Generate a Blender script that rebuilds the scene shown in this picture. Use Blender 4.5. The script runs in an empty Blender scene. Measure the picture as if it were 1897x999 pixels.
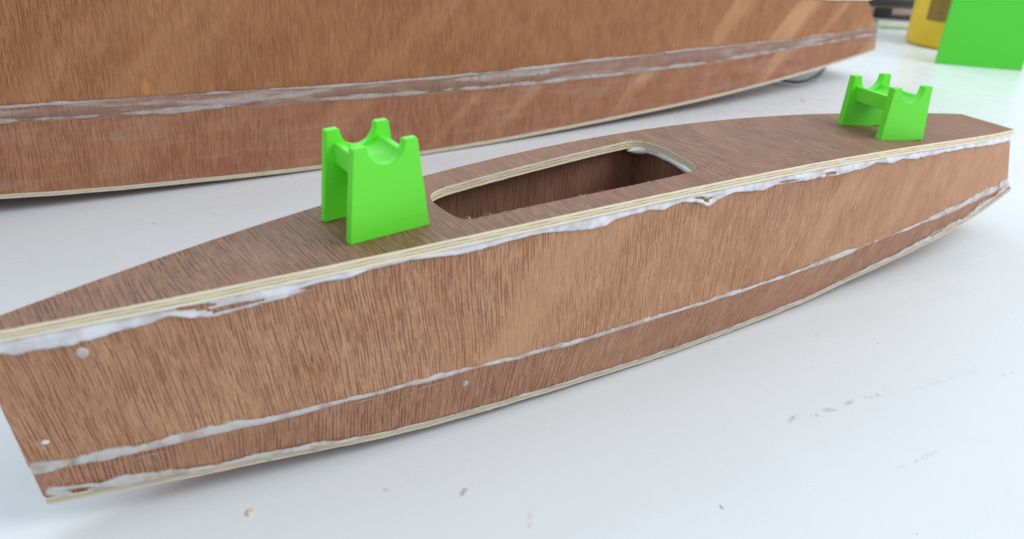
import bpy, bmesh, math, random
import numpy as np
from mathutils import Matrix, Vector, noise as mnoise
random.seed(7)
scene = bpy.context.scene
COL = scene.collection

# ------------------------------------------------------------------ camera
cam_d = bpy.data.cameras.new('camera')
cam = bpy.data.objects.new('camera', cam_d); COL.objects.link(cam)
RT = Vector((0.8216914, -0.5669521, 0.0582114)); UP = Vector((0.2074072, 0.3925961, 0.8960193)); FW = Vector((0.5308536, 0.7241779, -0.4401828))
CAMP = Vector((-0.2166965, -0.1978905, 0.153709))
M4 = Matrix.Identity(4)
for i in range(3):
    M4[i][0] = RT[i]; M4[i][1] = UP[i]; M4[i][2] = -FW[i]; M4[i][3] = CAMP[i]
cam.matrix_world = M4
cam_d.sensor_fit = 'HORIZONTAL'; cam_d.sensor_width = 36.0
cam_d.lens = 1517.887 / 1897 * 36
cam_d.clip_start = 0.005; cam_d.clip_end = 50
cam_d.dof.use_dof = True; cam_d.dof.focus_distance = 0.300; cam_d.dof.aperture_fstop = 15.0
scene.camera = cam

# ------------------------------------------------------------------ light (indoor, soft window daylight plus an added back lamp)
world = bpy.data.worlds.new('World'); scene.world = world; world.use_nodes = True
bg = world.node_tree.nodes['Background']
bg.inputs[0].default_value = (0.80, 0.91, 1.0, 1); bg.inputs[1].default_value = 0.80
def area(name, loc, target, size, size_y, power, color):
    d = bpy.data.lights.new(name, 'AREA'); d.shape = 'RECTANGLE'; d.size = size; d.size_y = size_y
    d.energy = power; d.color = color
    o = bpy.data.objects.new(name, d); COL.objects.link(o); o.location = loc
    o.rotation_euler = (Vector(target) - Vector(loc)).to_track_quat('-Z', 'Y').to_euler()
    return o
area('window_light', (0.95, -0.62, 1.05), (0.15, 0.05, 0.02), 1.1, 0.9, 15.0, (1.0, 0.98, 0.95))
area('back_sheen_light', (0.35, 1.35, 1.15), (0.1, 0.05, 0.0), 1.8, 0.9, 7.0, (0.84, 0.93, 1.0))  # added unseen lamp behind the scene, for sheen on deck and table
scene.view_settings.view_transform = 'Standard'; scene.view_settings.look = 'None'
scene.view_settings.exposure = 0.0; scene.view_settings.gamma = 1.0

# ------------------------------------------------------------------ node helpers
class NT:
    def __init__(s, name):
        s.m = bpy.data.materials.new(name); s.m.use_nodes = True
        s.t = s.m.node_tree; s.b = s.t.nodes['Principled BSDF']
    def n(s, typ, **kw):
        x = s.t.nodes.new(typ)
        for k, v in kw.items(): setattr(x, k, v)
        return x
    def put(s, sock, v):
        if hasattr(v, 'links') or hasattr(v, 'is_linked'): s.t.links.new(v, sock)
        else: sock.default_value = v
    def math(s, op, a, b=0.0, c=None, clamp=False):
        x = s.n('ShaderNodeMath', operation=op, use_clamp=clamp)
        s.put(x.inputs[0], a); s.put(x.inputs[1], b)
        if c is not None: s.put(x.inputs[2], c)
        return x.outputs[0]
    def comb(s, x, y, z=0.0):
        c = s.n('ShaderNodeCombineXYZ')
        s.put(c.inputs[0], x); s.put(c.inputs[1], y); s.put(c.inputs[2], z); return c.outputs[0]
    def noise(s, vec, scale=1.0, detail=2.0, rough=0.5, dist=0.0):
        x = s.n('ShaderNodeTexNoise'); s.put(x.inputs['Vector'], vec)
        x.inputs['Scale'].default_value = scale; x.inputs['Detail'].default_value = detail
        x.inputs['Roughness'].default_value = rough; x.inputs['Distortion'].default_value = dist
        return x.outputs[0]
    def ramp(s, v, a, b, lo=0.0, hi=1.0):
        x = s.n('ShaderNodeMapRange', interpolation_type='SMOOTHSTEP')
        s.put(x.inputs[0], v); x.inputs[1].default_value = a; x.inputs[2].default_value = b
        x.inputs[3].default_value = lo; x.inputs[4].default_value = hi
        return x.outputs[0]
    def mix(s, f, a, b):
        x = s.n('ShaderNodeMix', data_type='RGBA'); s.put(x.inputs[0], f)
        for i, v in ((6, a), (7, b)):
            s.put(x.inputs[i], v if not isinstance(v, tuple) else (*v, 1.0))
        return x.outputs[2]
    def uv(s):
        x = s.n('ShaderNodeUVMap'); x.uv_map = 'UVMap'
        sp = s.n('ShaderNodeSeparateXYZ'); s.t.links.new(x.outputs[0], sp.inputs[0]); return sp.outputs[0], sp.outputs[1]
    def obj(s):
        x = s.n('ShaderNodeTexCoord'); return x.outputs['Object']
    def base(s, v): s.put(s.b.inputs['Base Color'], v if not isinstance(v, tuple) else (*v, 1.0))
    def set(s, **kw):
        for k, v in kw.items(): s.put(s.b.inputs[k.replace('_', ' ')], v)
    def bump(s, h, strength, dist):
        x = s.n('ShaderNodeBump'); s.put(x.inputs['Height'], h)
        x.inputs['Strength'].default_value = strength; x.inputs['Distance'].default_value = dist
        s.t.links.new(x.outputs[0], s.b.inputs['Normal'])

def ply(name, light, mid, dark, F=800.0, shear=0.0, u0=0.0, band=0.5, bandcol=None, pore=1.0, seed=0.0, bdir=0.6, smear=0.0, orange=False, fade=0.0, spec=0.4, bandx=None, stripe=None):
    """open-pored veneer: grain runs along v of the UV map (metres)"""
    k = NT(name); u, v = k.uv()
    low = k.noise(k.comb(k.math('MULTIPLY', u, 14.0), k.math('MULTIPLY', v, 16.0), seed), 1.0, 2.0)
    if shear:
        t = k.math('MULTIPLY', k.math('SUBTRACT', u, u0), -shear)
        u2 = k.math('ADD', u, k.math('MULTIPLY', t, v))
    else: u2 = u
    u2 = k.math('ADD', u2, k.math('MULTIPLY', low, 0.006))
    s1 = k.noise(k.comb(k.math('MULTIPLY', u2, F), k.math('MULTIPLY', v, F / 20), seed), 1.0, 1.5, 0.55)
    s1b = k.noise(k.comb(k.math('MULTIPLY', u2, F * 0.62), k.math('MULTIPLY', v, F / 30), seed + 21), 1.0, 1.0, 0.5)
    s2 = k.noise(k.comb(k.math('MULTIPLY', u2, F * 1.9), k.math('MULTIPLY', v, F / 4), seed + 3), 1.0, 2.0, 0.6)
    s3 = k.noise(k.comb(k.math('MULTIPLY', u2, 120.0), k.math('MULTIPLY', v, F / 45), seed + 5), 1.0, 3.0, 0.6)
    # ribbon figure: slanted smooth bands
    dcoord = k.math('ADD', u, k.math('MULTIPLY', v, -bdir))
    bn = k.noise(k.comb(k.math('MULTIPLY', dcoord, 26.0), k.math('MULTIPLY', v, 7.0), seed + 9), 1.0, 2.0, 0.5, 0.3)
    bm = k.ramp(bn, 0.50, 0.68)
    if bandx: bm = k.math('MULTIPLY', bm, k.ramp(u, bandx[0], bandx[1], 0.35, 1.0))
    if stripe:   # one slanted pale ribbon in the veneer
        q = k.math('SUBTRACT', k.math('SUBTRACT', u, stripe[0]), k.math('MULTIPLY', k.math('SUBTRACT', v, stripe[1]), stripe[2]))
        q = k.math('ADD', q, k.math('MULTIPLY', k.math('SUBTRACT', low, 0.5), 0.012))
        bm = k.math('MAXIMUM', bm, k.ramp(k.math('ABSOLUTE', q), stripe[3], stripe[3] * 0.3, 0.0, 1.0))
    def lines(fq, wd, sd, vf):      # open vessels: broken thin grooves, irregularly spaced
        x = k.math('ADD', k.math('MULTIPLY', u2, fq), k.math('MULTIPLY', k.noise(k.comb(k.math('MULTIPLY', u2, 40.0), k.math('MULTIPLY', v, 45.0), sd), 1.0, 2.0), 1.6))
        cell = k.math('FLOOR', x); fr = k.math('FRACT', x)
        wn = k.n('ShaderNodeTexWhiteNoise', noise_dimensions='1D'); k.put(wn.inputs['W'], k.math('ADD', cell, sd))
        d = k.math('ABSOLUTE', k.math('SUBTRACT', fr, k.math('ADD', k.math('MULTIPLY', wn.outputs[0], 0.5), 0.25)))
        dash = k.noise(k.comb(k.math('MULTIPLY', cell, 13.7), k.math('MULTIPLY', v, vf), sd), 1.0, 2.0, 0.6)
        ds = k.ramp(dash, 0.36, 0.58)
        return k.math('MULTIPLY', k.ramp(k.math('SUBTRACT', d, k.math('MULTIPLY', ds, wd * 0.45)), wd * 0.62, wd * 0.05), ds)
    pores = k.math('MAXIMUM', k.math('MAXIMUM', lines(F * 0.34, 0.21, seed + 2.0, F / 24), k.math('MULTIPLY', lines(F * 0.52, 0.22, seed + 31.0, F / 16), 0.75)), k.math('MULTIPLY', k.ramp(s1, 0.52, 0.66), 0.3))
    dens = k.math('MULTIPLY', k.ramp(low, 0.30, 0.62, 0.7, 1.0), k.math('SUBTRACT', 1.0, k.math('MULTIPLY', bm, band)))
    if fade: dens = k.math('MULTIPLY', dens, k.ramp(u, 0.02, 0.16, 1.0, 1.0 - fade))
    pm = k.math('MULTIPLY', k.math('MULTIPLY', pores, dens), pore, clamp=True)
    c = k.mix(k.ramp(s3, 0.25, 0.75), light, mid)
    c = k.mix(k.math('MULTIPLY', bm, 0.75 * band), c, bandcol or light)
    c = k.mix(k.math('MULTIPLY', k.ramp(s2, 0.50, 0.78), 0.30), c, dark)
    c = k.mix(pm, c, dark)
    if smear:   # thin dried wood glue wiped over the veneer
        g = k.noise(k.comb(k.math('MULTIPLY', u, 22.0), k.math('MULTIPLY', v, 170.0), seed + 13), 1.0, 4.0, 0.6)
        g2 = k.noise(k.comb(k.math('MULTIPLY', u, 9.0), k.math('MULTIPLY', v, 40.0), seed + 17), 1.0, 2.0)
        gm = k.math('MULTIPLY', k.ramp(g, 0.46, 0.66), k.ramp(g2, 0.36, 0.6, 0.25, 1.0))
        c = k.mix(k.math('MULTIPLY', gm, smear), c, (0.56, 0.52, 0.50))
    if orange:
        dx = k.math('MULTIPLY', k.math('SUBTRACT', u, -0.1335), 420.0); dy = k.math('MULTIPLY', k.math('SUBTRACT', v, 0.0475), 170.0)
        r = k.math('SQRT', k.math('ADD', k.math('POWER', dx, 2.0), k.math('POWER', dy, 2.0)))
        c = k.mix(k.math('MULTIPLY', k.ramp(r, 1.2, 0.2), 0.7), c, (0.62, 0.25, 0.10))
    k.base(c)
    k.set(Roughness=k.ramp(s2, 0.2, 0.8, 0.50, 0.68)); k.b.inputs['Specular IOR Level'].default_value = spec
    h = k.math('SUBTRACT', k.math('MULTIPLY', s2, 0.35), pm)
    k.bump(h, 0.55, 0.00035)
    return k.m

def ply_edge(name, tint=(1, 1, 1)):
    k = NT(name); u, v = k.uv()
    wob = k.noise(k.comb(k.math('MULTIPLY', u, 60.0), 0.0, 2.0), 1.0, 2.0)
    vv = k.math('ADD', v, k.math('MULTIPLY', k.math('SUBTRACT', wob, 0.5), 0.22))
    st = k.noise(k.comb(k.math('MULTIPLY', u, 130.0), k.math('MULTIPLY', vv, 9.0), 1.0), 1.0, 3.0, 0.6)
    st2 = k.noise(k.comb(k.math('MULTIPLY', u, 900.0), k.math('MULTIPLY', vv, 14.0), 4.0), 1.0, 2.0, 0.6)
    T = lambda c: tuple(a * b for a, b in zip(c, tint))
    c = k.mix(k.ramp(st, 0.35, 0.7), T((0.95, 0.86, 0.66)), T((0.86, 0.72, 0.49)))
    # inner ply with its end grain showing, and two glue lines
    inner = k.math('MULTIPLY', k.ramp(k.math('ABSOLUTE', k.math('SUBTRACT', vv, 0.5)), 0.2, 0.12), 0.5)
    c = k.mix(inner, c, T((0.74, 0.58, 0.37)))
    for p in (0.33, 0.68):
        ln = k.ramp(k.math('ABSOLUTE', k.math('SUBTRACT', vv, p)), 0.075, 0.02)
        c = k.mix(k.math('MULTIPLY', ln, k.ramp(st, 0.35, 0.6, 0.15, 0.8)), c, T((0.24, 0.15, 0.08)))
    c = k.mix(k.math('MULTIPLY', k.ramp(st2, 0.6, 0.75), 0.4), c, T((0.30, 0.21, 0.12)))
    k.base(c); k.set(Roughness=0.75); k.b.inputs['Specular IOR Level'].default_value = 0.2
    k.bump(k.math('ADD', st, k.math('MULTIPLY', st2, 0.5)), 0.6, 0.0004)
    return k.m

def glue_mat(name, col=(0.80, 0.79, 0.81), thin=0.0, feather=0.0, amax=0.92):
    k = NT(name); o = k.obj()
    a = k.noise(o, 160.0, 3.0, 0.6); b = k.noise(o, 900.0, 2.0)
    c = k.mix(k.ramp(a, 0.40, 0.72), col, (0.66, 0.63, 0.64))
    c = k.mix(k.math('MULTIPLY', k.ramp(b, 0.68, 0.8), 0.10), c, (0.45, 0.33, 0.26))
    if thin:
        tn = k.noise(o, 110.0, 4.0, 0.65)
        c = k.mix(k.math('MULTIPLY', k.ramp(tn, 0.44, 0.62), thin), c, (0.44, 0.27, 0.19))
    if feather:
        at = k.n('ShaderNodeAttribute'); at.attribute_name = 'cover'
        fa = k.noise(o, 420.0, 3.0, 0.6); fb = k.noise(o, 95.0, 3.0, 0.6)
        cv = k.math('ADD', at.outputs['Fac'], k.math('ADD', k.math('MULTIPLY', k.math('SUBTRACT', fa, 0.5), 0.9), k.math('MULTIPLY', k.math('SUBTRACT', fb, 0.5), feather)))
        k.set(Alpha=k.ramp(cv, 0.12, 0.80, 0.0, amax))
    k.base(c); k.set(Roughness=0.2); k.b.inputs['Specular IOR Level'].default_value = 0.5
    k.b.inputs['Subsurface Weight'].default_value = 0.15; k.b.inputs['Subsurface Radius'].default_value = (0.002, 0.002, 0.002); k.b.inputs['Subsurface Scale'].default_value = 0.5
    k.bump(a, 0.25, 0.0006)
    return k.m

def plastic(name, col, col2, layer=4200.0, rough=0.42, sss=0.0):
    k = NT(name); o = k.obj()
    sp = k.n('ShaderNodeSeparateXYZ'); k.t.links.new(o, sp.inputs[0])
    w = k.math('SINE', k.math('MULTIPLY', sp.outputs[2], layer * 2 * math.pi / 2))
    a = k.noise(o, 220.0, 3.0, 0.6)
    z = k.noise(k.comb(k.math('MULTIPLY', sp.outputs[0], 40.0), k.math('MULTIPLY', sp.outputs[1], 40.0), k.math('MULTIPLY', sp.outputs[2], 1900.0)), 1.0, 2.0)
    k.base(k.mix(k.ramp(z, 0.3, 0.7), col, col2))
    k.set(Roughness=k.ramp(a, 0.3, 0.7, rough - 0.05, rough + 0.12))
    k.b.inputs['Subsurface Weight'].default_value = sss; k.b.inputs['Subsurface Radius'].default_value = (0.002, 0.004, 0.001); k.b.inputs['Subsurface Scale'].default_value = 0.6
    k.bump(k.math('ADD', z, k.math('MULTIPLY', a, 0.3)), 0.3, 0.0001)
    return k.m

def simple(name, col, rough=0.5, metal=0.0, var=0.15, scale=60.0):
    k = NT(name); a = k.noise(k.obj(), scale, 4.0, 0.6)
    k.base(k.mix(k.ramp(a, 0.3, 0.7), col, tuple(max(0, c * (1 - var)) for c in col)))
    k.set(Roughness=k.ramp(a, 0.2, 0.8, rough - 0.06, rough + 0.1), Metallic=metal)
    return k.m

# ------------------------------------------------------------------ mesh helpers
def link(name, me, parent=None, mats=()):
    o = bpy.data.objects.new(name, me); COL.objects.link(o)
    for m in mats: me.materials.append(m)
    if parent: o.parent = parent
    return o
def empty(name, loc=(0, 0, 0)):
    o = bpy.data.objects.new(name, None); o.empty_display_size = 0.02; COL.objects.link(o); o.location = loc; return o
def tag(o, label=None, cat=None, group=None, kind=None):
    if label: o['label'] = label
    if cat: o['category'] = cat
    if group: o['group'] = group
    if kind: o['kind'] = kind
    return o
def build(name, verts, faces, uvs, midx, mats, parent=None, smooth=True, sharp=35, cover=None):
    me = bpy.data.meshes.new(name); me.from_pydata([tuple(v) for v in verts], [], faces)
    ul = me.uv_layers.new(name='UVMap'); flat = [c for f in uvs for uv in f for c in uv]
    ul.data.foreach_set('uv', flat)
    me.polygons.foreach_set('material_index', midx)
    me.polygons.foreach_set('use_smooth', [smooth] * len(faces))
    if cover is not None:
        at = me.attributes.new('cover', 'FLOAT', 'POINT'); at.data.foreach_set('value', np.asarray(cover, dtype=np.float32).ravel())
    me.update()
    if smooth: me.set_sharp_from_angle(angle=math.radians(sharp))
    return link(name, me, parent, mats)

def slab(name, A, B, UV, mats, parent=None, mask=None, flip=False):
    """closed sheet between grids A (outer face) and B (inner face), shape (n,m,3); rims take material 1"""
    n, m = A.shape[:2]
    V = np.concatenate([A.reshape(-1, 3), B.reshape(-1, 3)]); N = n * m
    ia = lambda i, j: i * m + j
    inc = lambda i, j: 0 <= i < n - 1 and 0 <= j < m - 1 and (mask is None or mask[i][j])
    F, U, MI = [], [], []
    def add(f, u, mi):
        if flip: f = f[::-1]; u = u[::-1]
        F.append(f); U.append(u); MI.append(mi)
    for i in range(n - 1):
        for j in range(m - 1):
            if not inc(i, j): continue
            q = [(i, j), (i, j + 1), (i + 1, j + 1), (i + 1, j)]
            add([ia(*a) for a in q], [tuple(UV[a]) for a in q], 0)
            add([N + ia(*a) for a in q[::-1]], [tuple(UV[a]) for a in q[::-1]], 2 if len(mats) > 2 else 0)
            for (p, r, di, dj) in (((i, j), (i, j + 1), -1, 0), ((i, j + 1), (i + 1, j + 1), 0, 1), ((i + 1, j + 1), (i + 1, j), 1, 0), ((i + 1, j), (i, j), 0, -1)):
                if inc(i + di, j + dj): continue
                # rim: u runs along the rim in metres, v across the thickness
                if p[0] == r[0]: up, ur = UV[p][1], UV[r][1]
                else: up, ur = UV[p][0], UV[r][0]
                add([ia(*r), ia(*p), N + ia(*p), N + ia(*r)], [(ur, 1), (up, 1), (up, 0), (ur, 0)], 1)
    return build(name, V, F, U, MI, mats, parent)

def pchip(pts):
    P = sorted(pts); xs = [p[0] for p in P]; ys = [p[1] for p in P]
    return lambda x: np.interp(x, xs, ys)
def smooth_tab(pts, x0, x1, n=240, w=5):
    """table -> smooth function (interpolated, then box-filtered twice)"""
    f = pchip(pts); X = np.linspace(x0, x1, n); Y = f(X)
    for _ in range(2):
        Y = np.convolve(np.pad(Y, w, mode='reflect', reflect_type='odd'), np.ones(2 * w + 1) / (2 * w + 1), 'valid')
    return lambda x: np.interp(x, X, Y)
def n1(x, seed, f=1.0):
    return mnoise.noise(Vector((x * f, seed * 7.31, seed * 1.7)))
def fn(xs, seed, f): return np.array([n1(float(x), seed, f) for x in np.atleast_1d(xs)])

# ------------------------------------------------------------------ materials
LIGHT = (0.585, 0.318, 0.178); MID = (0.495, 0.242, 0.13); DARK = (0.165, 0.05, 0.026)
M_side = ply('veneer_side', LIGHT, MID, DARK, F=3200, shear=1.0, u0=-0.02, band=0.6, stripe=(-0.094, 0.018, 0.9, 0.0065), bandcol=(0.60, 0.335, 0.185), pore=0.88, seed=1.3, fade=0.5)
M_low = ply('veneer_lower', (0.52, 0.275, 0.16), (0.44, 0.21, 0.118), (0.17, 0.056, 0.03), F=2700, shear=0.3, band=0.3, pore=0.9, seed=4.1, smear=0.0)
M_deck = ply('veneer_deck', (0.345, 0.18, 0.105), (0.285, 0.14, 0.08), (0.11, 0.04, 0.024), F=2500, band=0.4, pore=0.9, seed=8.7, spec=0.55)
M_big = ply('veneer_big', (0.45, 0.205, 0.092), (0.36, 0.15, 0.064), (0.19, 0.068, 0.033), F=2600, band=0.85, bandx=(0.0, 0.22), bandcol=(0.60, 0.325, 0.16), pore=0.85, seed=15.2, bdir=1.0, orange=True, spec=0.25)
M_biglow = ply('veneer_big_lower', (0.45, 0.21, 0.115), (0.38, 0.16, 0.085), (0.19, 0.07, 0.038), F=2600, band=0.8, bandx=(-0.1, 0.2), bandcol=(0.55, 0.31, 0.17), pore=0.9, seed=21.2, bdir=1.0, smear=0.13, spec=0.25)
M_seam = ply('veneer_smeared', (0.33, 0.19, 0.135), (0.27, 0.145, 0.10), (0.16, 0.075, 0.05), F=1200, pore=0.4, seed=30.0, smear=0.6)
M_inner_shade = ply('veneer_inner_shade', (0.34, 0.17, 0.105), (0.28, 0.13, 0.078), (0.13, 0.048, 0.03), F=1700, band=0.2, pore=0.7, seed=44.0)  # inner faces and bulkheads: hatch shade put into a darker veneer colour
M_edge = ply_edge('plywood_edge')
M_edge_dirty = ply_edge('plywood_edge_dirty', (0.78, 0.80, 0.86))
M_glue = glue_mat('wood_glue')
M_bead = glue_mat('glue_bead_white', (0.86, 0.84, 0.87), 0.2, 1.0, 0.94)
M_glue2 = glue_mat('wiped_glue', (0.72, 0.67, 0.63), 0.6, 2.2, 0.85)
M_green = plastic('green_print', (0.145, 0.81, 0.035), (0.16, 0.83, 0.042))
M_green2 = plastic('green_sheet', (0.075, 0.60, 0.03), (0.085, 0.62, 0.035), rough=0.55)

# ------------------------------------------------------------------ table
TZ = -0.0076
def table_material():
    k = NT('painted_table'); o = k.obj()
    sp = k.n('ShaderNodeSeparateXYZ'); k.t.links.new(o, sp.inputs[0])
    a = k.noise(o, 7.0, 3.0, 0.55); b = k.noise(o, 70.0, 4.0, 0.6); s = k.noise(k.comb(k.math('MULTIPLY', sp.outputs[0], 30.0), k.math('MULTIPLY', sp.outputs[1], 300.0), 0.0), 1.0, 3.0, 0.6)
    c = k.mix(k.ramp(a, 0.3, 0.7), (0.76, 0.795, 0.825), (0.74, 0.775, 0.805))
    c = k.mix(k.math('MULTIPLY', k.ramp(b, 0.55, 0.75), 0.15), c, (0.71, 0.73, 0.75))
    fine = k.noise(o, 900.0, 3.0, 0.7); fine2 = k.noise(o, 330.0, 4.0, 0.7, 0.6)
    c = k.mix(k.math('MULTIPLY', k.math('MULTIPLY', k.ramp(fine, 0.70, 0.78), k.ramp(a, 0.45, 0.6)), 0.5), c, (0.45, 0.44, 0.45))
    # scuffs where the paint is rubbed through: x, y, half length, half width, angle, strength
    marks = [(-0.002, -0.071, .004, .0012, 0.2, .8), (0.006, -0.0735, .003, .0012, .5, .7), (0.0145, -0.0748, .0045, .0013, -.3, .8), (0.0235, -0.0752, .003, .001, 0.1, .7),
             (0.034, -0.077, .006, .0014, -.2, .55), (0.0435, -0.076, .003, .0012, .6, .7), (-0.1158, -0.0446, .0035, .0011, .5, .9), (-0.1359, -0.0326, .002, .0009, -.6, .8),
             (0.0145, -0.106, .012, .0012, -.1, .35), (0.093, -0.094, .003, .001, .4, .4), (-0.107, -0.064, .004, .001, .9, .35), (0.07, -0.085, .02, .001, -.15, .25), (0.053, -0.04, .003, .0012, .3, .35)]
    for (x, y, rx, ry, an, st) in marks:
        mp = k.n('ShaderNodeMapping', vector_type='TEXTURE'); k.t.links.new(o, mp.inputs[0])
        mp.inputs['Location'].default_value = (x, y, 0); mp.inputs['Rotation'].default_value = (0, 0, an); mp.inputs['Scale'].default_value = (rx, ry, 1)
        ln = k.n('ShaderNodeVectorMath', operation='LENGTH'); k.t.links.new(mp.outputs[0], ln.inputs[0])
        f = k.math('MULTIPLY', k.ramp(ln.outputs['Value'], 1.3, 0.4), k.ramp(fine2, 0.46, 0.58))
        c = k.mix(k.math('MULTIPLY', f, st * 0.75), c, (0.42, 0.31, 0.30))
    k.base(c); k.set(Roughness=k.ramp(b, 0.3, 0.7, 0.24, 0.34)); k.b.inputs['Specular IOR Level'].default_value = 0.5
    k.bump(k.math('ADD', k.math('MULTIPLY', b, 0.5), k.math('MULTIPLY', s, 0.6)), 0.05, 0.0005)
    return k.m
bm = bmesh.new(); bmesh.ops.create_cube(bm, size=1.0)
for v in bm.verts: v.co = Vector((v.co.x * 3.2 + 0.4, v.co.y * 2.6 + 0.35, TZ - 0.0125 + v.co.z * 0.025))
bmesh.ops.bevel(bm, geom=bm.edges[:], offset=0.003, segments=2, affect='EDGES')
me = bpy.data.meshes.new('table'); bm.to_mesh(me); bm.free()
tag(link('table', me, None, [table_material()]), kind='structure')

# ------------------------------------------------------------------ small boat hull
NF = [5.122447659303848, 2.975654324683436, -0.604220103322713, 0.2620791034940931, -0.010798601040697617, -0.027753418014378573]
FF = [9.214515162378827, 3.445598721925165, -0.007384351846289933, -0.5187060022463746, 0.020046245247205843, 0.02956802496125471]
ZC = [-0.26170401423597767, -0.006688742119387009, 0.06353939868007813]
def lin_ext(P, X, a, b):
    X = np.asarray(X, float); d = np.polyder(P); Y = np.polyval(P, np.clip(X, a, b))
    return Y + np.where(X > b, (X - b) * np.polyval(d, b), 0) + np.where(X < a, (X - a) * np.polyval(d, a), 0)
nearY = lambda X: lin_ext(NF, X, -.2163, .222)
farY = lambda X: lin_ext(FF, X, -.205, .205)
deckZ = lambda X: np.polyval(ZC, X)
CHINE = [(-0.235, 0.0120), (-0.21746, 0.01254), (-0.20884, 0.01262), (-0.19914, 0.01323), (-0.19116, 0.01354), (-0.17659, 0.01431), (-0.1606, 0.01502), (-0.14064, 0.01507), (-0.11882, 0.01617), (-0.09472, 0.01606), (-0.06767, 0.01555), (-0.0506, 0.01596), (-0.0104, 0.016), (0.02906, 0.0159), (0.07221, 0.01642), (0.1111, 0.01762), (0.16166, 0.02000), (0.20, 0.0212), (0.24295, 0.0200), (0.26, 0.0192)]
BOT = [(-0.235, 0.0002), (-0.21585, -0.00013), (-0.20271, -0.00024), (-0.19038, -0.00061), (-0.17522, -0.0013), (-0.16069, -0.0015), (-0.13443, -0.00344), (-0.11652, -0.00457), (-0.0907, -0.00507), (-0.06168, -0.00556), (-0.04759, -0.00582), (-0.01239, -0.00680), (0.02769, -0.00632), (0.06786, -0.00545), (0.10846, -0.00193), (0.164, 0.00436), (0.20913, 0.01064), (0.23953, 0.01507), (0.26, 0.018)]
chineZ = smooth_tab(CHINE, -.235, .26); botZ = smooth_tab(BOT, -.235, .26)
TDK = 0.0030          # deck thickness
TPL = 0.0030
topI = lambda X: 0 * X + .0012
chI = lambda X: .0014 - .005 * np.clip((X - .10) / .14, 0, 1.2)
boI = lambda X: .0022 + .005 * np.clip(1 - ((X - .02) / .24) ** 2, 0, 1) - .009 * np.clip((X - .10) / .14, 0, 1.2)
topZ = lambda X: deckZ(X) - TDK
def sideY(X, z, s):
    """outer skin of the hull: s=-1 near side, +1 far side"""
    zt, zc, zb = topZ(X), chineZ(X), botZ(X)
    t1 = np.clip((zt - z) / (zt - zc), 0, 1); t2 = np.clip((zc - z) / np.maximum(zc - zb, 1e-5), 0, 1)
    ins = topI(X) * (1 - t1) + chI(X) * t1; ins = np.where(z < zc, chI(X) * (1 - t2) + boI(X) * t2, ins)
    return (nearY(X) + ins) if s < 0 else (farY(X) - ins)

boat = empty('boat_hull', (0, 0, TZ))
tag(boat, 'small narrow plywood boat hull with an oval hatch in its deck, in the foreground', 'boat hull')
def P(o): o.location.z -= TZ; return o     # children keep world coordinates

# deck with hatch
HLO = [(-.1009, -.004), (-.1007, -.0085), (-.1003, -.0107), (-.0992, -.0126), (-.0978, -.0134), (-.0954, -.0139), (-.0782, -.0149), (-.0628, -.0157), (-.0377, -.0168), (-.0160, -.0166), (-.0118, -.0161), (-.0085, -.0154), (-.0060, -.0141), (-.0041, -.0122), (-.0026, -.0098), (-.0012, -.0050), (.0002, .0015), (.0011, .0075)]
HHI = [(-.1009, -.002), (-.1006, .003), (-.0998, .0058), (-.0986, .0080), (-.0967, .0097), (-.0940, .0109), (-.0910, .0117), (-.08, .0130), (-.0522, .0157), (-.021, .0190), (-.0075, .0203), (-.0045, .0200), (-.0025, .0191), (-.0010, .0181), (-.0001, .0168), (.0008, .0130), (.0011, .009)]
hlo = pchip(HLO); hhi = pchip(HHI)
H0, H1 = -.1009, .0011
def stern_x(y): return 0.2361 + (y + .0107) * 0.208
Xs = list(np.linspace(-.226, H0 - .002, 70)) + [H0 - .0006]
tt = (1 - np.cos(np.linspace(0, math.pi, 150))) / 2
tt = .55 * tt + .45 * np.linspace(0, 1, 150); tt = (tt - tt[0]) / (tt[-1] - tt[0])
Xs += list(H0 + (H1 - H0) * tt) + [H1 + .0006] + list(np.linspace(H1 + .002, .2395, 120))
Xs = np.array(Xs); n = len(Xs)
ins_h = (Xs >= H0 - 1e-9) & (Xs <= H1 + 1e-9)
A = np.zeros((n, 4, 3)); UVd = np.zeros((n, 4, 2))
for i, X in enumerate(Xs):
    lo, hi = float(hlo(np.clip(X, H0, H1))), float(hhi(np.clip(X, H0, H1)))
    if ins_h[i]:
        lo += 0.00022 * n1(X, 3, 900); hi += 0.00015 * n1(X, 4, 700)
    ys = [float(nearY(X)) + .00012 * n1(X, 5, 500), lo, hi, float(farY(X)) + .0001 * n1(X, 6, 400)]
    if not ins_h[i] :
        w = min(1.0, (H0 - X) / .05) if X < H0 else min(1.0, (X - H1) / .05)
        ys[1] = ys[1] * (1 - w) + w * (ys[0] * .66 + ys[3] * .34); ys[2] = ys[2] * (1 - w) + w * (ys[0] * .34 + ys[3] * .66)
    for j, y in enumerate(ys):
        x = X
        if X > .19:   # transom end is cut slightly out of square
            x = X + (stern_x(y) - .2395) * ((X - .19) / (.2395 - .19))
        A[i, j] = (x, y, float(deckZ(x))); UVd[i, j] = (x, y)
Bd = A.copy(); Bd[:, :, 2] -= TDK
mask = [[not (j == 1 and ins_h[i] and ins_h[i + 1]) for j in range(3)] for i in range(n - 1)]
deck = P(slab('deck', A, Bd, UVd, [M_deck, M_edge], boat, mask, flip=True))
deck['label'] = 'flat plywood deck with rounded hatch opening'

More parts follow.
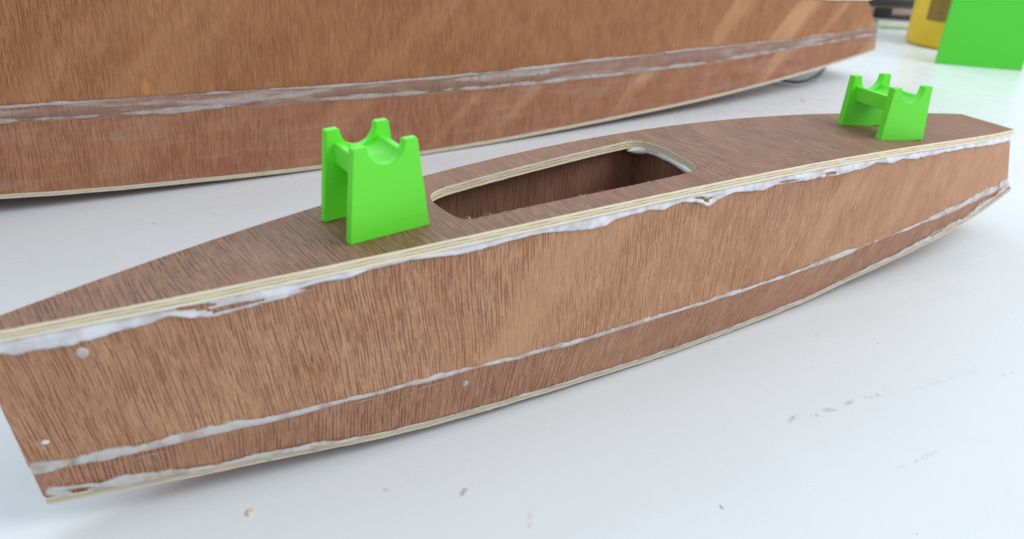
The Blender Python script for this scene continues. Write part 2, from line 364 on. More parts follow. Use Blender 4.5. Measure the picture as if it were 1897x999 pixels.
# planking: near/far side panels and lower strakes
Xg = np.linspace(0, 1, 150)
def plank(name, s, zf0, zf1, rows, x_end0, x_end1, mat, over=0.0):
    A = np.zeros((len(Xg), rows, 3)); UV = np.zeros((len(Xg), rows, 2))
    for j in range(rows):
        t = j / (rows - 1)
        xa = x_end0[0] + (x_end0[1] - x_end0[0]) * t; xb = x_end1[0] + (x_end1[1] - x_end1[0]) * t
        X = xa + (xb - xa) * Xg; z = zf0(X) * (1 - t) + zf1(X) * t
        A[:, j, 0] = X; A[:, j, 2] = z; A[:, j, 1] = sideY(X, z, s)
        UV[:, j, 0] = X; UV[:, j, 1] = z
    B = A.copy(); B[:, :, 1] += -s * TPL
    return P(slab(name, A, B, UV, [mat, M_edge, M_inner_shade], boat, flip=(s < 0)))
for s in (-1, 1):
    plank('side_panel', s, lambda X: topZ(X) - .0002, lambda X: chineZ(X) + .0002, 9, (-.2222, -.2175), (.2345, .2400), M_side)
    plank('lower_strake', s, lambda X: chineZ(X) - .0002, lambda X: botZ(X) + .0024, 5, (-.2172, -.2160), (.2402, .2405), M_low)
# bottom sheet
nb = 130; Xb = np.linspace(-.2156, .2395, nb); A = np.zeros((nb, 3, 3)); UV = np.zeros((nb, 3, 2))
for j, f in enumerate((0, .5, 1)):
    a = nearY(Xb) + boI(Xb) - .0006 + .00025 * fn(Xb, 11, 260); b = farY(Xb) - boI(Xb) + .0006
    A[:, j, 0] = Xb; A[:, j, 1] = a * (1 - f) + b * f; A[:, j, 2] = botZ(Xb) + .0022 + .00012 * fn(Xb, 12, 160) * (1 - f); UV[:, j, 0] = Xb; UV[:, j, 1] = A[:, j, 1]
B = A.copy(); B[:, :, 2] = (botZ(Xb) + .00018 * fn(Xb, 13, 420))[:, None]
P(slab('bottom_panel', A, B, UV, [M_low, M_edge_dirty], boat, flip=True))
# transverse panels
def cross(name, X, inset, mat, ztop_gap=.0003, thick=.003):
    zs = np.linspace(float(topZ(X)) - ztop_gap, float(botZ(X)) + .0028, 9); A = np.zeros((9, 2, 3)); UV = np.zeros((9, 2, 2))
    for i, z in enumerate(zs):
        for j, s in enumerate((-1, 1)):
            A[i, j] = (X, float(sideY(X, z, s)) - s * (TPL + .0002) * inset, z); UV[i, j] = (A[i, j, 1] + X * 3, z)
    B = A.copy(); B[:, :, 0] += thick
    return P(slab(name, A, B, UV, [mat, M_edge], boat, flip=False))
cross('transom', .2352, 1, M_low)
cross('bow_panel', -.2150, .25, M_low)
cross('bulkhead', -.1068, 1, M_inner_shade)
cross('bulkhead', .0035, 1, M_inner_shade)

# wood glue beads
def ragged(xs, seed, amp):
    return amp * (0.7 * fn(xs, seed, 90) + 0.25 * fn(xs, seed + 1, 240) + 0.08 * fn(xs, seed + 2, 700))
def bead(name, s, x0, x1, zu, zl, bulge, seed, n=520, rows=9, gaps=(), parent=boat, mat=None):
    X = np.linspace(x0, x1, n); U, L = zu(X), zl(X)
    ph = np.linspace(0, 1, rows); verts = np.zeros((n, rows, 3))
    wv = 0.7 + 0.5 * fn(X, seed, 90) + .25 * fn(X, seed + 5, 350)
    taper = np.clip(np.minimum(X - x0, x1 - X) / .004, 0, 1) ** .5
    for j, t in enumerate(ph):
        z = U * (1 - t) + L * t
        prof = (math.sin(math.pi * min(1, t * .93 + .07)) ** .6) * (0.75 + .45 * t)
        off = bulge * prof * np.clip(wv, .25, 1.6) * taper * np.clip((U - L) / .0022, .35, 1.3) - (.00025 if t in (0.0, 1.0) else 0)
        for gx, gw, gt, gh, sl in gaps:
            dd = np.sqrt(((X - gx) / gw) ** 2 + ((t - gt - sl * (X - gx)) / gh) ** 2)
            off = off * np.clip((dd - .9) / 1.1, .12, 1)
        rip = 0.00012 * np.array([mnoise.noise(Vector((x * 210, zz * 500, seed))) for x, zz in zip(X, z)])
        verts[:, j, 0] = X; verts[:, j, 2] = z
        verts[:, j, 1] = sideY(X, z, s) + s * (off + rip * (0 < t < 1))
    cov = np.repeat(np.clip(np.minimum(ph, 1 - ph) * 3.2, 0, 1)[None, :], n, 0) * np.clip((U - L) / .0016, .4, 1)[:, None] * (0.4 + .6 * taper)[:, None]
    F = []; U_ = []
    for i in range(n - 1):
        for j in range(rows - 1):
            xm = (X[i] + X[i + 1]) / 2; tm = (ph[j] + ph[j + 1]) / 2
            if any(((xm - gx) / gw) ** 2 + ((tm - gt - sl * (xm - gx)) / gh) ** 2 < 1 for gx, gw, gt, gh, sl in gaps): continue
            q = [(i, j), (i, j + 1), (i + 1, j + 1), (i + 1, j)]
            if s > 0: q = q[::-1]
            F.append([a * rows + b for a, b in q]); U_.append([(verts[a, b, 0], verts[a, b, 2]) for a, b in q])
    return P(build(name, verts.reshape(-1, 3), F, U_, [0] * len(F), [mat or M_bead], parent, True, 80, cov))
GLUE_LOW = [(-0.222, 0.0455), (-0.21735, 0.04556), (-0.21452, 0.04481), (-0.21121, 0.04531), (-0.20795, 0.04536), (-0.20352, 0.04552), (-0.19658, 0.0469), (-0.19064, 0.04829), (-0.1859, 0.0487), (-0.18216, 0.05018), (-0.17746, 0.04893), (-0.1713, 0.04845), (-0.16746, 0.04886), (-0.16353, 0.04954), (-0.15822, 0.05049), (-0.15418, 0.05085), (-0.15004, 0.05184), (-0.14443, 0.05307), (-0.13874, 0.05349), (-0.13286, 0.05518), (-0.12689, 0.05591), (-0.12074, 0.05645), (-0.11442, 0.056), (-0.10389, 0.0548), (-0.09947, 0.05536), (-0.09114, 0.05694), (-0.08373, 0.05736), (-0.07404, 0.05671), (-0.06235, 0.05535), (-0.05572, 0.05544), (-0.05189, 0.05713), (-0.04193, 0.0575), (-0.03857, 0.05797), (-0.03172, 0.05699), (-0.02356, 0.05806), (-0.01556, 0.05652), (-0.01146, 0.05425), (-0.00758, 0.05535), (0.00117, 0.05763), (0.01599, 0.05558), (0.02327, 0.05683), (0.04267, 0.05535), (0.05901, 0.05444), (0.07847, 0.05443), (0.08584, 0.05577), (0.09937, 0.05319), (0.10682, 0.05413), (0.11819, 0.05234), (0.14153, 0.05107), (0.16795, 0.04932), (0.18929, 0.04677), (0.22863, 0.04206), (.24, .0405)]
gl = pchip(GLUE_LOW)
def seam_low(X): return np.minimum(gl(X), topZ(X) - .0010) + ragged(X, 21, .0005)
bead('glue_bead', -1, -.2218, .2335, lambda X: topZ(X) + .0008 + np.clip((-.12 - X) / .1, 0, 1) * .0006 + .0007 * fn(X, 31, 60) + .0004 * fn(X, 32, 260), seam_low, .0011, 40, n=760, rows=11,
     gaps=((-.1755, .0050, .42, .13, 8), (-.1665, .0070, .72, .11, 8), (-.146, .0045, .80, .10, 6), (-.0135, .0045, .55, .10, 6), (.030, .005, .75, .09, 4), (.056, .004, .70, .09, 4)))['label'] = 'wide uneven white glue bead under the deck edge'
ch_w = pchip([(-.22, .0030), (-.19, .0024), (-.17, .0022), (-.15, .0016), (-.12, .0012), (-.09, .0011), (-.05, .0014), (0, .0011), (.05, .0012), (.085, .0019), (.092, .0007), (.12, .0007), (.14, .0014), (.16, .0026), (.2, .0030), (.24, .0030)])
bead('glue_bead', -1, -.2172, .2398, lambda X: chineZ(X) + ch_w(X) * .8 + ragged(X, 51, .0009) , lambda X: chineZ(X) - ch_w(X) * .95 + ragged(X, 54, .0009), .0006, 60, n=640, mat=M_glue2)
BG = [(-.23, .006), (-0.21545, 0.00582), (-0.20982, 0.00514), (-0.20207, 0.0044), (-0.19798, 0.00485), (-0.18987, 0.00379), (-0.17707, 0.00257), (-0.16045, 0.00262), (-0.14677, 0.00148), (-0.13438, -0.00063), (-0.11653, -0.00282), (-0.09079, -0.00315), (-0.06183, -0.00357), (-0.02376, -0.00474), (-0.01267, -0.00476), (0.02719, -0.00404), (0.06704, -0.00303), (0.09014, -0.00046), (0.12393, 0.00404), (0.16099, 0.01028), (0.18258, 0.01272), (0.20571, 0.01647), (0.23397, 0.01881), (.25, .019)]
bgf = pchip(BG)
bead('glue_bead', -1, -.2154, .2392, lambda X: np.maximum(bgf(X), botZ(X) + .0026) + ragged(X, 71, .0004), lambda X: botZ(X) + .0013 + .0006 * fn(X, 75, 150), .0009, 80, n=640,
     mat=M_glue2, gaps=((-.208, .0025, .6, .12, 0), (.163, .006, .5, .14, 10), (.187, .005, .35, .12, 5)))
# far side seams
bead('glue_bead', 1, -.2218, .2335, lambda X: topZ(X) + .0003, lambda X: topZ(X) - .0030 + ragged(X, 91, .0012), .0010, 95, n=300)
bead('glue_bead', 1, -.2172, .2398, lambda X: chineZ(X) + .0012 + ragged(X, 96, .0004), lambda X: chineZ(X) - .0013 + ragged(X, 97, .0004), .0007, 98, n=300)
# glue drops on the near side
def blob(name, X, z, rx, rz, h, seed, parent=boat, mat=None):
    vs = []; F = []; nr, na = 5, 18
    for i in range(nr):
        r = 1 - i / (nr - 1) if i < nr - 1 else 0.02
        for a in range(na):
            t = 2 * math.pi * a / na; k = 1 + .22 * n1(math.cos(t) * 1.5 + seed, seed, 1) + .15 * n1(math.sin(t) * 2.2, seed + 3, 1)
            x = X + rx * r * k * math.cos(t); zz = z + rz * r * k * math.sin(t)
            vs.append((x, float(sideY(x, zz, -1)) - h * (1 - r * r) ** .6 + (.0001 if i == 0 else -.00003), zz))
    for i in range(nr - 1):
        for a in range(na):
            b = (a + 1) % na; F.append([i * na + a, (i + 1) * na + a, (i + 1) * na + b, i * na + b][::-1])
    F.append([(nr - 1) * na + a for a in range(na)])
    U = [[(vs[q][0], vs[q][2]) for q in f] for f in F]
    return P(build(name, vs, F, U, [0] * len(F), [mat or M_glue], parent, True, 80))
M_thin = glue_mat('thin_glue', (0.52, 0.42, 0.38))
for args in ((-.2012, .0437, .0016, .0017, .0003, 1, M_thin), (-.2128, .0195, .0009, .0007, .0003, 2, M_glue), (-.1015, .0100, .0009, .0014, .0003, 4, M_thin)):
    blob('glue_drop', args[0], args[1], args[2], args[3], args[4], args[5], boat, args[6])
# thin slivers of lifted veneer along the seams
def sliver(X, z, dx, dz, w=.00018, off=.0004):
    a = np.array([X, float(sideY(X, z, -1)) - off * .3, z]); b = np.array([X + dx, float(sideY(X + dx, z + dz, -1)) - off, z + dz]); m = (a + b) / 2 + np.array([0, -off * .7, abs(dx) * .06])
    wv = np.array([0, 0, w]); dv = np.array([0, -w * .8, 0]); V = []
    for p, k in ((a, .4), (m, 1), (b, .2)): V += [p - wv * k, p + dv * k, p + wv * k]
    F = [[0, 1, 4, 3], [1, 2, 5, 4], [2, 0, 3, 5], [3, 4, 7, 6], [4, 5, 8, 7], [5, 3, 6, 8], [2, 1, 0], [6, 7, 8]]
    P(build('splinter', V, F, [[(V[q][0], .5) for q in f] for f in F], [0] * len(F), [M_sliver], boat, False))
M_sliver = simple('veneer_sliver', (0.58, 0.40, 0.27), .7, 0, .3, 500)
for a in ((-.1445, .0527, .0065, .0012), (-.152, .0512, .007, .0014), (-.1405, .0126, .012, .001), (-.1245, .0112, .018, .0022), (-.170, .0130, .0014, .0022), (-.1687, .0146, .002, -.0016), (-.196, .0092, .010, .0012), (-.05, .0140, .022, .0012), (.094, .0178, .028, .0016),
          (-.019, .0563, .013, -.0002), (.0, .0146, .02, .0002), (-.15, -.0016, .003, -.0012), (-.163, -.001, .004, -.0008), (-.093, -.005, .004, -.0007)):
    sliver(*a)
# hatch: glue fillets under the deck at both ends and curls of veneer on its edge
def hatch_glue(x_lo, pts, seed):
    """bead running round the hatch end just under the deck"""
    V = []; F = []; m = 7; pts = np.array(pts)
    t = np.linspace(0, 1, 40); d = np.linspace(0, 1, len(pts)); px = np.interp(t, d, pts[:, 0]); py = np.interp(t, d, pts[:, 1])
    for i in range(40):
        tx, ty = (px[min(i + 1, 39)] - px[max(i - 1, 0)]), (py[min(i + 1, 39)] - py[max(i - 1, 0)]); L = math.hypot(tx, ty); nx, ny = -ty / L * x_lo, tx / L * x_lo
        r = .0023 * (.75 + .4 * n1(i * .11, seed, 1)) * min(1, .25 + 6 * min(t[i], 1 - t[i]))
        for j in range(m):
            a = math.pi * 2 * j / m
            V.append((px[i] + nx * (r * math.cos(a) * .8), py[i] + ny * r * math.cos(a) * .8, float(deckZ(px[i])) - TDK - .0009 + r * .8 * math.sin(a)))
    for i in range(39):
        for j in range(m): F.append([i * m + j, i * m + (j + 1) % m, (i + 1) * m + (j + 1) % m, (i + 1) * m + j])
    F += [[j for j in range(m)][::-1], [39 * m + j for j in range(m)]]
    build('glue_bead', V, F, [[(V[q][0], V[q][1]) for q in f] for f in F], [0] * len(F), [M_glue], deck, True, 80)
hatch_glue(1, [(-.0062, .0205), (-.0022, .0196), (.0012, .0172), (.0021, .0125), (.0018, .006), (.0003, -.002), (-.0018, -.0095), (-.0035, -.0128)], 3)
hatch_glue(1, [(-.0985, -.0135), (-.1008, -.0110), (-.1016, -.006), (-.1018, .001), (-.1012, .007), (-.099, .0098)], 5)
def fuzz(x, y, L, seed):
    rnd = random.Random(seed); V = []; F = []; c = np.array([x, y, float(deckZ(x)) - .0002]); ang = rnd.uniform(0, 6.28); k = 5
    for i in range(k):
        t = i / (k - 1); ang += rnd.uniform(.3, .9); w = .00022 * (1 - .6 * t)
        V += [tuple(c + [w, 0, 0]), tuple(c + [-w * .5, w, 0]), tuple(c + [-w * .5, -w, w])]
        c = c + np.array([math.cos(ang), math.sin(ang) * .6, .6 - t]) * L / k
    for i in range(k - 1):
        for j in range(3): F.append([i * 3 + j, i * 3 + (j + 1) % 3, i * 3 + 3 + (j + 1) % 3, i * 3 + 3 + j])
    build('wood_curl', V, F, [[(V[q][0], .5) for q in f] for f in F], [0] * len(F), [M_edge], deck, False)
rf = random.Random(4)
for i in range(40):
    x = rf.uniform(-.0995, -.008); near_e = rf.random() < .75
    fuzz(x, float(hlo(x)) if near_e else float(hhi(x)), rf.uniform(.0006, .0016) if rf.random() < .85 else .0032, 100 + i)

# ------------------------------------------------------------------ green tube cradles
def prism(name, prof, d0, d1, mat, parent, bevel=.00025):
    """profile in (u,z), extruded along v from d0 to d1"""
    bm = bmesh.new()
    vs = [bm.verts.new((u, d0, z)) for u, z in prof]; f = bm.faces.new(vs)
    r = bmesh.ops.extrude_face_region(bm, geom=[f]); 
    for v in r['geom']:
        if isinstance(v, bmesh.types.BMVert): v.co.y = d1
    bmesh.ops.recalc_face_normals(bm, faces=bm.faces[:])
    if bevel:
        es = [e for e in bm.edges if len(e.link_faces) == 2 and e.calc_face_angle(0) > .6]
        bmesh.ops.bevel(bm, geom=es, offset=bevel, segments=2, affect='EDGES', clamp_overlap=True)
    me = bpy.data.meshes.new(name); bm.to_mesh(me); bm.free()
    for p in me.polygons: p.use_smooth = True
    me.set_sharp_from_angle(angle=math.radians(40))
    return link(name, me, parent, [mat])
def cradle(label, L, T, H, t, S, x, y, yaw, dp, dr, horn, dip, sink):
    sl = 2 * ZC[0] * x + ZC[1]; th = math.atan(sl) + dp
    ex = Vector((math.cos(th), 0, math.sin(th))); ez = Vector((-math.sin(th), 0, math.cos(th))); ey = Vector((0, 1, 0))
    ey, ez = ey * math.cos(dr) + ez * math.sin(dr), ez * math.cos(dr) - ey * math.sin(dr)
    c, s = math.cos(yaw), math.sin(yaw); a, b = ex * c + ey * s, ey * c - ex * s
    e = empty('tube_cradle')
    Mx = Matrix.Identity(4)
    for i in range(3): Mx[i][0] = a[i]; Mx[i][1] = b[i]; Mx[i][2] = ez[i]; Mx[i][3] = (x, y, float(deckZ(x)) - sink)[i]
    e.matrix_world = Mx
    r = T / 2 - horn
    arc = [(r * math.cos(q), H - dip * math.sin(q)) for q in np.linspace(0, math.pi, 22)]
    prof = [(-L / 2, 0), (L / 2, 0), (T / 2, H)] + arc + [(-T / 2, H)]
    for k in (0, 1):
        prism('support_plate', prof, k * S, k * S + t, M_green, e)
    rw = T * 0.40; hz = H - dip - .0003; ra = r * 0.98
    top = [(rw, hz + .0024)] + [(ra * math.cos(q), hz + .0024 - .0026 * math.sin(q)) for q in np.linspace(0, math.pi, 14)] + [(-rw, hz + .0024)]
    bar = [(-rw, hz - .0036), (rw, hz - .0036)] + top
    prism('crossbar', bar, t - .0003, S + .0003, M_green, e, .0002)
    tag(e, label, 'holder', 'green tube cradles on the small hull')
    return e
cradle('larger green plastic tube cradle left of the hatch', .02455, .01894, .02663, .00273, .01705, -.12176, -.01075, -.0009, -.0029, .0145, .0040, .0058, .0001)
cradle('smaller green plastic tube cradle near the far right end of the deck', .02338, .02006, .02298, .00329, .02378, .11552, -.01812, -.26172, .085, -.0226, .0042, .0066, .0006)

# ------------------------------------------------------------------ large hull behind
BHY = 0.22125
BH_BOT = [(-.45, .020), (-.30, .0075), (-0.2034, 0.00042), (-0.17541, -0.00205), (-0.14059, -0.00348), (-0.10706, -0.00474), (-0.04801, -0.00663), (0.01659, -0.00719), (0.0855, -0.00626), (0.18589, -0.00292), (0.26546, -0.000), (0.33064, 0.00385), (0.37432, 0.00656), (0.43833, 0.01155), (0.5142, 0.01847), (.54, .021)]
BH_ST = [(-.45, .055), (-.30, .048), (-0.19507, 0.04493), (-0.13448, 0.04357), (-0.09556, 0.04314), (-0.01149, 0.04082), (0.08209, 0.04068), (0.15744, 0.04168), (0.25481, 0.04203), (0.31926, 0.04151), (0.5023, 0.04193), (.54, .042)]
BH_SL = [(-.45, .046), (-.30, .039), (-0.19662, 0.03666), (-0.12938, 0.03476), (-0.07277, 0.03397), (-0.01163, 0.03204), (0.08292, 0.02973), (0.15938, 0.0292), (0.25074, 0.02936), (0.32231, 0.03071), (0.36522, 0.03238), (0.50585, 0.0349), (.54, .0355)]
bB = smooth_tab(BH_BOT, -.45, .54); bS = smooth_tab(BH_ST, -.45, .54); bL = smooth_tab(BH_SL, -.45, .54)
bT = smooth_tab([(-.45, .110), (-.2, .112), (.1, .105), (.25, .092), (.36, .0755), (.40112, 0.06986), (.47459, .06692), (.54, .065)], -.45, .54, w=3)
bY = lambda X: BHY + .1 * (X - .03) ** 2
big = empty('large_boat_hull', (0, 0, TZ)); tag(big, 'large plywood boat hull lying along the back, cut off by the top edge', 'boat hull')
BW = .12
def big_plank(name, zf0, zf1, rows, x0, e0, e1, mat, yoff=lambda X, t: 0 * X, thick=.004, back=False, n=170):
    A = np.zeros((n, rows, 3)); UV = np.zeros((n, rows, 2))
    for j in range(rows):
        t = j / (rows - 1); X = x0 + (e0 + (e1 - e0) * t - x0) * np.linspace(0, 1, n); z = zf0(X) * (1 - t) + zf1(X) * t
        Y = bY(X) + yoff(X, t)
        if back: Y = 2 * (BHY + BW / 2) - Y
        A[:, j] = np.stack([X, Y, z], -1); UV[:, j] = np.stack([X + (1.3 if back else 0), z], -1)
    B = A.copy(); B[:, :, 1] += -thick if back else thick
    return P(slab(name, A, B, UV, [mat, M_edge_dirty], big, flip=not back))
X0 = -.42
for bk in (False, True):
    big_plank('side_panel', bT, lambda X: bS(X) + .0002, 9, X0, .4746, .5020, M_big, back=bk)
    big_plank('chine_seam', lambda X: bS(X), lambda X: bL(X), 7, X0, .5022, .5060, M_seam, yoff=lambda X, t: -.0012 * np.sin(np.pi * t) + .0004, thick=.003, back=bk)
    big_plank('lower_strake', lambda X: bL(X) - .0002, lambda X: bB(X) + .0026, 7, X0, .5062, .5140, M_biglow, yoff=lambda X, t: .002 * t + 0 * X, back=bk)
def big_sheet(name, zf, thick, grow, x1, mats):
    n = 120; X = np.linspace(X0, x1, n); A = np.zeros((n, 3, 3)); UV = np.zeros((n, 3, 2))
    a = bY(X) + .002 - grow; b = 2 * (BHY + BW / 2) - a
    for j, f in enumerate((0, .5, 1)):
        A[:, j] = np.stack([X, a * (1 - f) + b * f, zf(X)], -1); UV[:, j] = A[:, j, :2]
    B = A.copy(); B[:, :, 2] -= thick
    return P(slab(name, A, B, UV, mats, big, flip=True))
big_sheet('bottom_panel', lambda X: bB(X) + .0024 + .0002 * fn(X, 41, 60), .0022, .0001, .5146, [M_biglow, M_edge_dirty])
big_sheet('deck', lambda X: bT(X) + .0042, .0040, .0035, .4790, [M_deck, M_edge])
def big_end(name, X0_, X1_, inset):
    A = np.zeros((2, 2, 3)); UV = np.zeros((2, 2, 2))
    for i, (X, z) in enumerate(((X0_, float(bT(X0_)) - .0005), (X1_, float(bB(X1_)) + .004))):
        for j in (0, 1):
            y = float(bY(X)) + .006; A[i, j] = (X, y if j == 0 else 2 * (BHY + BW / 2) - y, z); UV[i, j] = (A[i, j, 1], z)
    B = A.copy(); B[:, :, 0] += -.004 * inset
    P(slab(name, A, B, UV, [M_big, M_edge], big, flip=inset < 0))
big_end('transom', .468, .508, 1); big_end('bow_panel', -.418, -.418, -1)
def big_bead(x0, x1, zc, w, bulge, seed):
    n, m = 420, 6; X = np.linspace(x0, x1, n); V = np.zeros((n, m, 3)); wv = np.clip(.65 + .9 * fn(X, seed, 22) + .4 * fn(X, seed + 1, 90), .06, 1.7)
    for j in range(m):
        t = j / (m - 1) * 2 - 1
        z = zc(X) + w * wv * t + .0006 * fn(X, seed + 2, 40)
        V[:, j] = np.stack([X, bY(X) - bulge * math.sqrt(max(0, 1 - t * t)) * np.clip(wv, .3, 1) + (.0006 if abs(t) == 1 else -.0006), z], -1)
    F = []; 
    for i in range(n - 1):
        for j in range(m - 1): F.append([i * m + j, i * m + m + j, i * m + m + j + 1, i * m + j + 1])
    cov = np.repeat((1 - np.abs(np.linspace(-1, 1, m)))[None, :] * 1.3, n, 0) * np.clip(wv, .2, 1)[:, None]
    V = V.reshape(-1, 3)
    P(build('glue_bead', V, F, [[(V[q][0], V[q][2]) for q in f] for f in F], [0] * len(F), [M_glue_old], big, True, 80, cov))
M_glue_old = glue_mat('dry_glue', (0.60, 0.54, 0.50), 0.3, 1.6, 0.62)
big_bead(-.41, .503, lambda X: bS(X) - .0006, .0013, .0003, 61)
big_bead(-.41, .505, lambda X: bL(X) + .0010, .0022, .0003, 67)
big_bead(.03, .11, lambda X: (bS(X) + bL(X)) / 2 + .0015, .0042, .0004, 73)
big_bead(.36, .474, lambda X: bT(X) - .0006, .0012, .0006, 71)

# ------------------------------------------------------------------ things in the background
def boxm(name, c, size, rz, mat, parent=None, bev=.001):
    bm = bmesh.new(); bmesh.ops.create_cube(bm, size=1.0)
    for v in bm.verts: v.co = Vector((v.co.x * size[0], v.co.y * size[1], v.co.z * size[2]))
    if bev: bmesh.ops.bevel(bm, geom=bm.edges[:], offset=bev, segments=2, affect='EDGES')
    me = bpy.data.meshes.new(name); bm.to_mesh(me); bm.free()
    o = link(name, me, parent, [mat]); o.location = c; o.rotation_euler = (0, 0, rz); return o
# upright green sheet
pa, pb = Vector((.66208, .26433, TZ)), Vector((.72572, .20418, TZ)); wd = (pb - pa).length; an = math.atan2(pb.y - pa.y, pb.x - pa.x)
g = boxm('green_plate', (pa + pb) / 2 + Vector((0.0016, .0018, .045)), (wd, .003, .09), an, M_green2, None, .0005)
tag(g, 'flat upright green plastic plate at the top right, in front of the yellow bottle', 'plate')
# yellow bottle
def lathe(name, prof, mat, parent, seg=56):
    V = []; F = []
    for r, z in prof:
        for i in range(seg): V.append((r * math.cos(2 * math.pi * i / seg), r * math.sin(2 * math.pi * i / seg), z))
    for k in range(len(prof) - 1):
        for i in range(seg): F.append([k * seg + i, k * seg + (i + 1) % seg, (k + 1) * seg + (i + 1) % seg, (k + 1) * seg + i])
    F.append(list(range(seg))[::-1]); F.append([(len(prof) - 1) * seg + i for i in range(seg)])
    me = bpy.data.meshes.new(name); me.from_pydata(V, [], F); me.update()
    for p in me.polygons: p.use_smooth = True
    me.set_sharp_from_angle(angle=math.radians(50))
    return link(name, me, parent, [mat])
R = .044
bot_e = empty('yellow_bottle', (.785, .325, TZ)); tag(bot_e, 'yellow round bottle with a brown label, standing behind the green plate', 'bottle')
lathe('body', [(R * .86, 0), (R * .95, .001), (R, .005), (R, .13), (R * .93, .145), (R * .55, .16), (R * .3, .165), (R * .3, .18)], simple('yellow_plastic', (0.80, 0.52, 0.012), .4, 0, .1), bot_e)
def label_band():
    V = []; F = []; seg = 26; a0, a1 = math.radians(172), math.radians(285)
    for r in (R + .0006, R + .0001):
        for z in (.031, .105):
            for i in range(seg + 1):
                a = a0 + (a1 - a0) * i / seg; V.append((r * math.cos(a), r * math.sin(a), z))
    m = seg + 1
    for i in range(seg): F += [[i, i + 1, m + i + 1, m + i], [2 * m + i, 3 * m + i, 3 * m + i + 1, 2 * m + i + 1], [i, 2 * m + i, 2 * m + i + 1, i + 1], [m + i, m + i + 1, 3 * m + i + 1, 3 * m + i]]
    F += [[0, m, 3 * m, 2 * m], [seg, 2 * m + seg, 3 * m + seg, m + seg]]
    me = bpy.data.meshes.new('label'); me.from_pydata(V, [], F); me.update(); link('paper_label', me, bot_e, [simple('label_brown', (0.30, 0.18, 0.03), .6, 0, .3, 220)])
label_band()
lathe('cap', [(R * .34, .172), (R * .36, .174), (R * .36, .198), (R * .3, .2)], simple('cap_yellow', (0.5, 0.28, 0.02), .4), bot_e)
# beige case raised on dark feet
case = empty('beige_case', (.842, .412, TZ)); case.rotation_euler = (0, 0, math.atan2(-.567, .822))
tag(case, 'blurred beige case on dark feet behind the yellow bottle, at the top edge', 'case')
boxm('case_body', (0.03, .06, .0213), (.24, .10, .0125), 0, simple('beige_shell', (0.42, 0.33, 0.29), .5), case, .003)
boxm('lid', (0.03, .06, .0316), (.245, .104, .008), 0, simple('case_dark', (0.045, 0.045, 0.05), .5), case, .002)
boxm('latch', (-.030, .0085, .0205), (.022, .006, .008), 0, simple('latch_black', (0.02, 0.02, 0.022), .4), case, .001)
boxm('base_rail', (0.03, .06, .0128), (.236, .098, .0042), 0, simple('rail_dark', (0.05, 0.04, 0.04), .5), case, .001)
boxm('pale_strip', (-.006, .003, .0048), (.066, .008, .0094), 0, simple('pale_green', (0.72, 0.80, 0.66), .4), case, .003)
for x, y in ((.036, .014), (-.078, .06), (.135, .014), (.135, .10), (-.078, .104)):
    boxm('foot', (x, y, .0053), (.014, .014, .0105), 0, simple('foot_dark', (0.05, 0.05, 0.055), .5), case, .002)
# bent wire under the large hull
def tube(name, pts, r, mat, parent=None, seg=10):
    pts = [Vector(p) for p in pts]; fine = []
    for i in range(len(pts) - 1):
        p0, p1, p2, p3 = pts[max(i - 1, 0)], pts[i], pts[i + 1], pts[min(i + 2, len(pts) - 1)]
        for k in range(8):
            t = k / 8; fine.append(.5 * ((2 * p1) + (p2 - p0) * t + (2 * p0 - 5 * p1 + 4 * p2 - p3) * t * t + (3 * p1 - p0 - 3 * p2 + p3) * t ** 3))
    fine.append(pts[-1]); V = []; F = []
    for i, p in enumerate(fine):
        d = (fine[min(i + 1, len(fine) - 1)] - fine[max(i - 1, 0)]).normalized(); a = d.cross(Vector((0, 0, 1))).normalized(); b = a.cross(d)
        for j in range(seg):
            q = 2 * math.pi * j / seg; V.append(p + (a * math.cos(q) + b * math.sin(q)) * r)
    for i in range(len(fine) - 1):
        for j in range(seg): F.append([i * seg + j, i * seg + (j + 1) % seg, (i + 1) * seg + (j + 1) % seg, (i + 1) * seg + j])
    F += [list(range(seg)), [(len(fine) - 1) * seg + j for j in range(seg)][::-1]]
    me = bpy.data.meshes.new(name); me.from_pydata([tuple(v) for v in V], [], F); me.update()
    for p in me.polygons: p.use_smooth = True
    return link(name, me, parent, [mat])
w = tube('bent_wire', [(.405, .285, TZ + .002), (.4172, .2665, TZ + .002), (.424, .2595, TZ + .002), (.441, .2605, TZ + .002), (.4742, .2740, TZ + .002), (.5179, .2969, TZ + .0016)], .0010, simple('dark_wire', (0.035, 0.037, 0.042), .4, .3))
tag(w, 'bent dark grey wire lying on the table under the large hull\'s right end', 'wire')
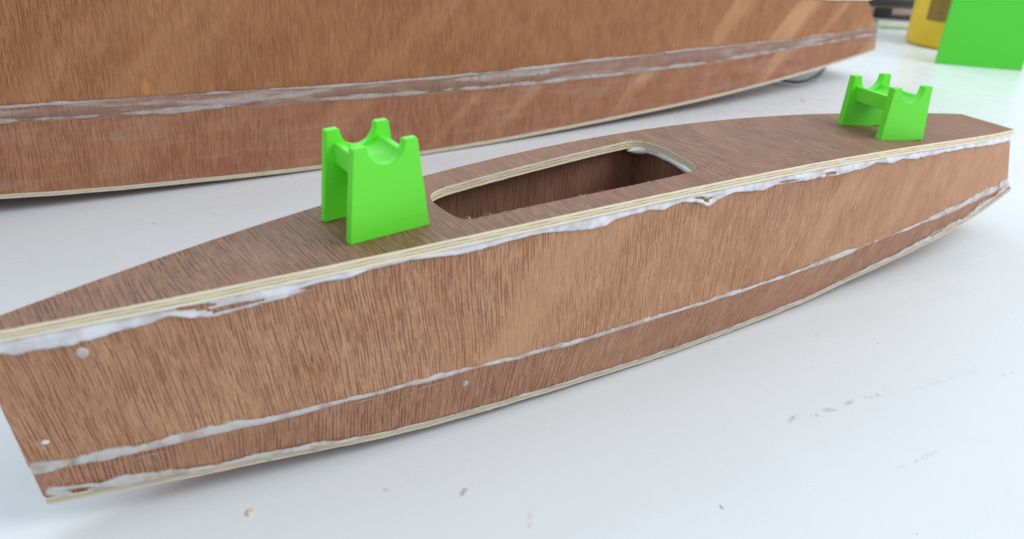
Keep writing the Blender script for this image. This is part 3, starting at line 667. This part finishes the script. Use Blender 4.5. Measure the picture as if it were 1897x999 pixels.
# wood chips and shavings on the table
M_chip = simple('chip_wood', (0.80, 0.66, 0.44), .7, 0, .15, 400)
def chip(x, y, rx, ry, rz, label, seed):
    rnd = random.Random(seed); V = []; k = 7
    for z in (0, 1):
        for i in range(k):
            a = 2 * math.pi * i / k; r = rnd.uniform(.7, 1.15) if z == 0 else None
            if z == 0: V.append((rx * r * math.cos(a), ry * r * math.sin(a), 0))
            else: V.append((V[i][0] * .9, V[i][1] * .9, .0004 + rnd.uniform(0, .0004)))
    F = [list(range(k))[::-1], [k + i for i in range(k)]] + [[i, (i + 1) % k, k + (i + 1) % k, k + i] for i in range(k)]
    me = bpy.data.meshes.new('wood_chip'); me.from_pydata(V, [], F); me.update(); o = link('wood_chip', me, None, [M_chip])
    o.location = (x, y, TZ + .00005); o.rotation_euler = (0, 0, rz); tag(o, label, 'wood chip', 'wood chips on the table')
chip(-.1708, -.0223, .0018, .0009, 1.0, 'pale wood chip on the table at the lower left, below the small hull', 1)
chip(.3777, .2156, .0048, .003, .6, 'tan wood chip on the table between the hulls, left of the far green cradle', 2)
chip(-.1935, .1350, .0012, .0007, .4, 'tiny wood chip on the table at the left, beyond the small hull\'s bow', 3)

def sawdust():
    rnd = random.Random(31); V = []; F = []
    for i in range(16):
        x, y = (rnd.uniform(-.26, .12), rnd.uniform(-.16, .0)) if i < 8 else (rnd.uniform(-.3, .5), rnd.uniform(.05, .2))
        a = rnd.uniform(0, 3.14); l = rnd.uniform(.00015, .00042) * (2.2 if rnd.random() < .12 else 1); w = l * rnd.uniform(.25, .8); h = .00015
        c, q = math.cos(a), math.sin(a); b = len(V)
        for (u, v) in ((-l, -w), (l, -w * .6), (l * .8, w), (-l * .7, w * .8)): V.append((x + u * c - v * q, y + u * q + v * c, TZ + .00003))
        for k in range(4): V.append((V[b + k][0], V[b + k][1], TZ + .00003 + h))
        F += [[b + 4, b + 5, b + 6, b + 7]] + [[b + k, b + (k + 1) % 4, b + 4 + (k + 1) % 4, b + 4 + k] for k in range(4)]
    me = bpy.data.meshes.new('sawdust'); me.from_pydata(V, [], F); me.update()
    tag(link('sawdust', me, None, [simple('dust', (0.58, 0.48, 0.42), .8, 0, .3, 300)]), 'fine sawdust specks scattered over the white table', 'sawdust', None, 'stuff')
sawdust()
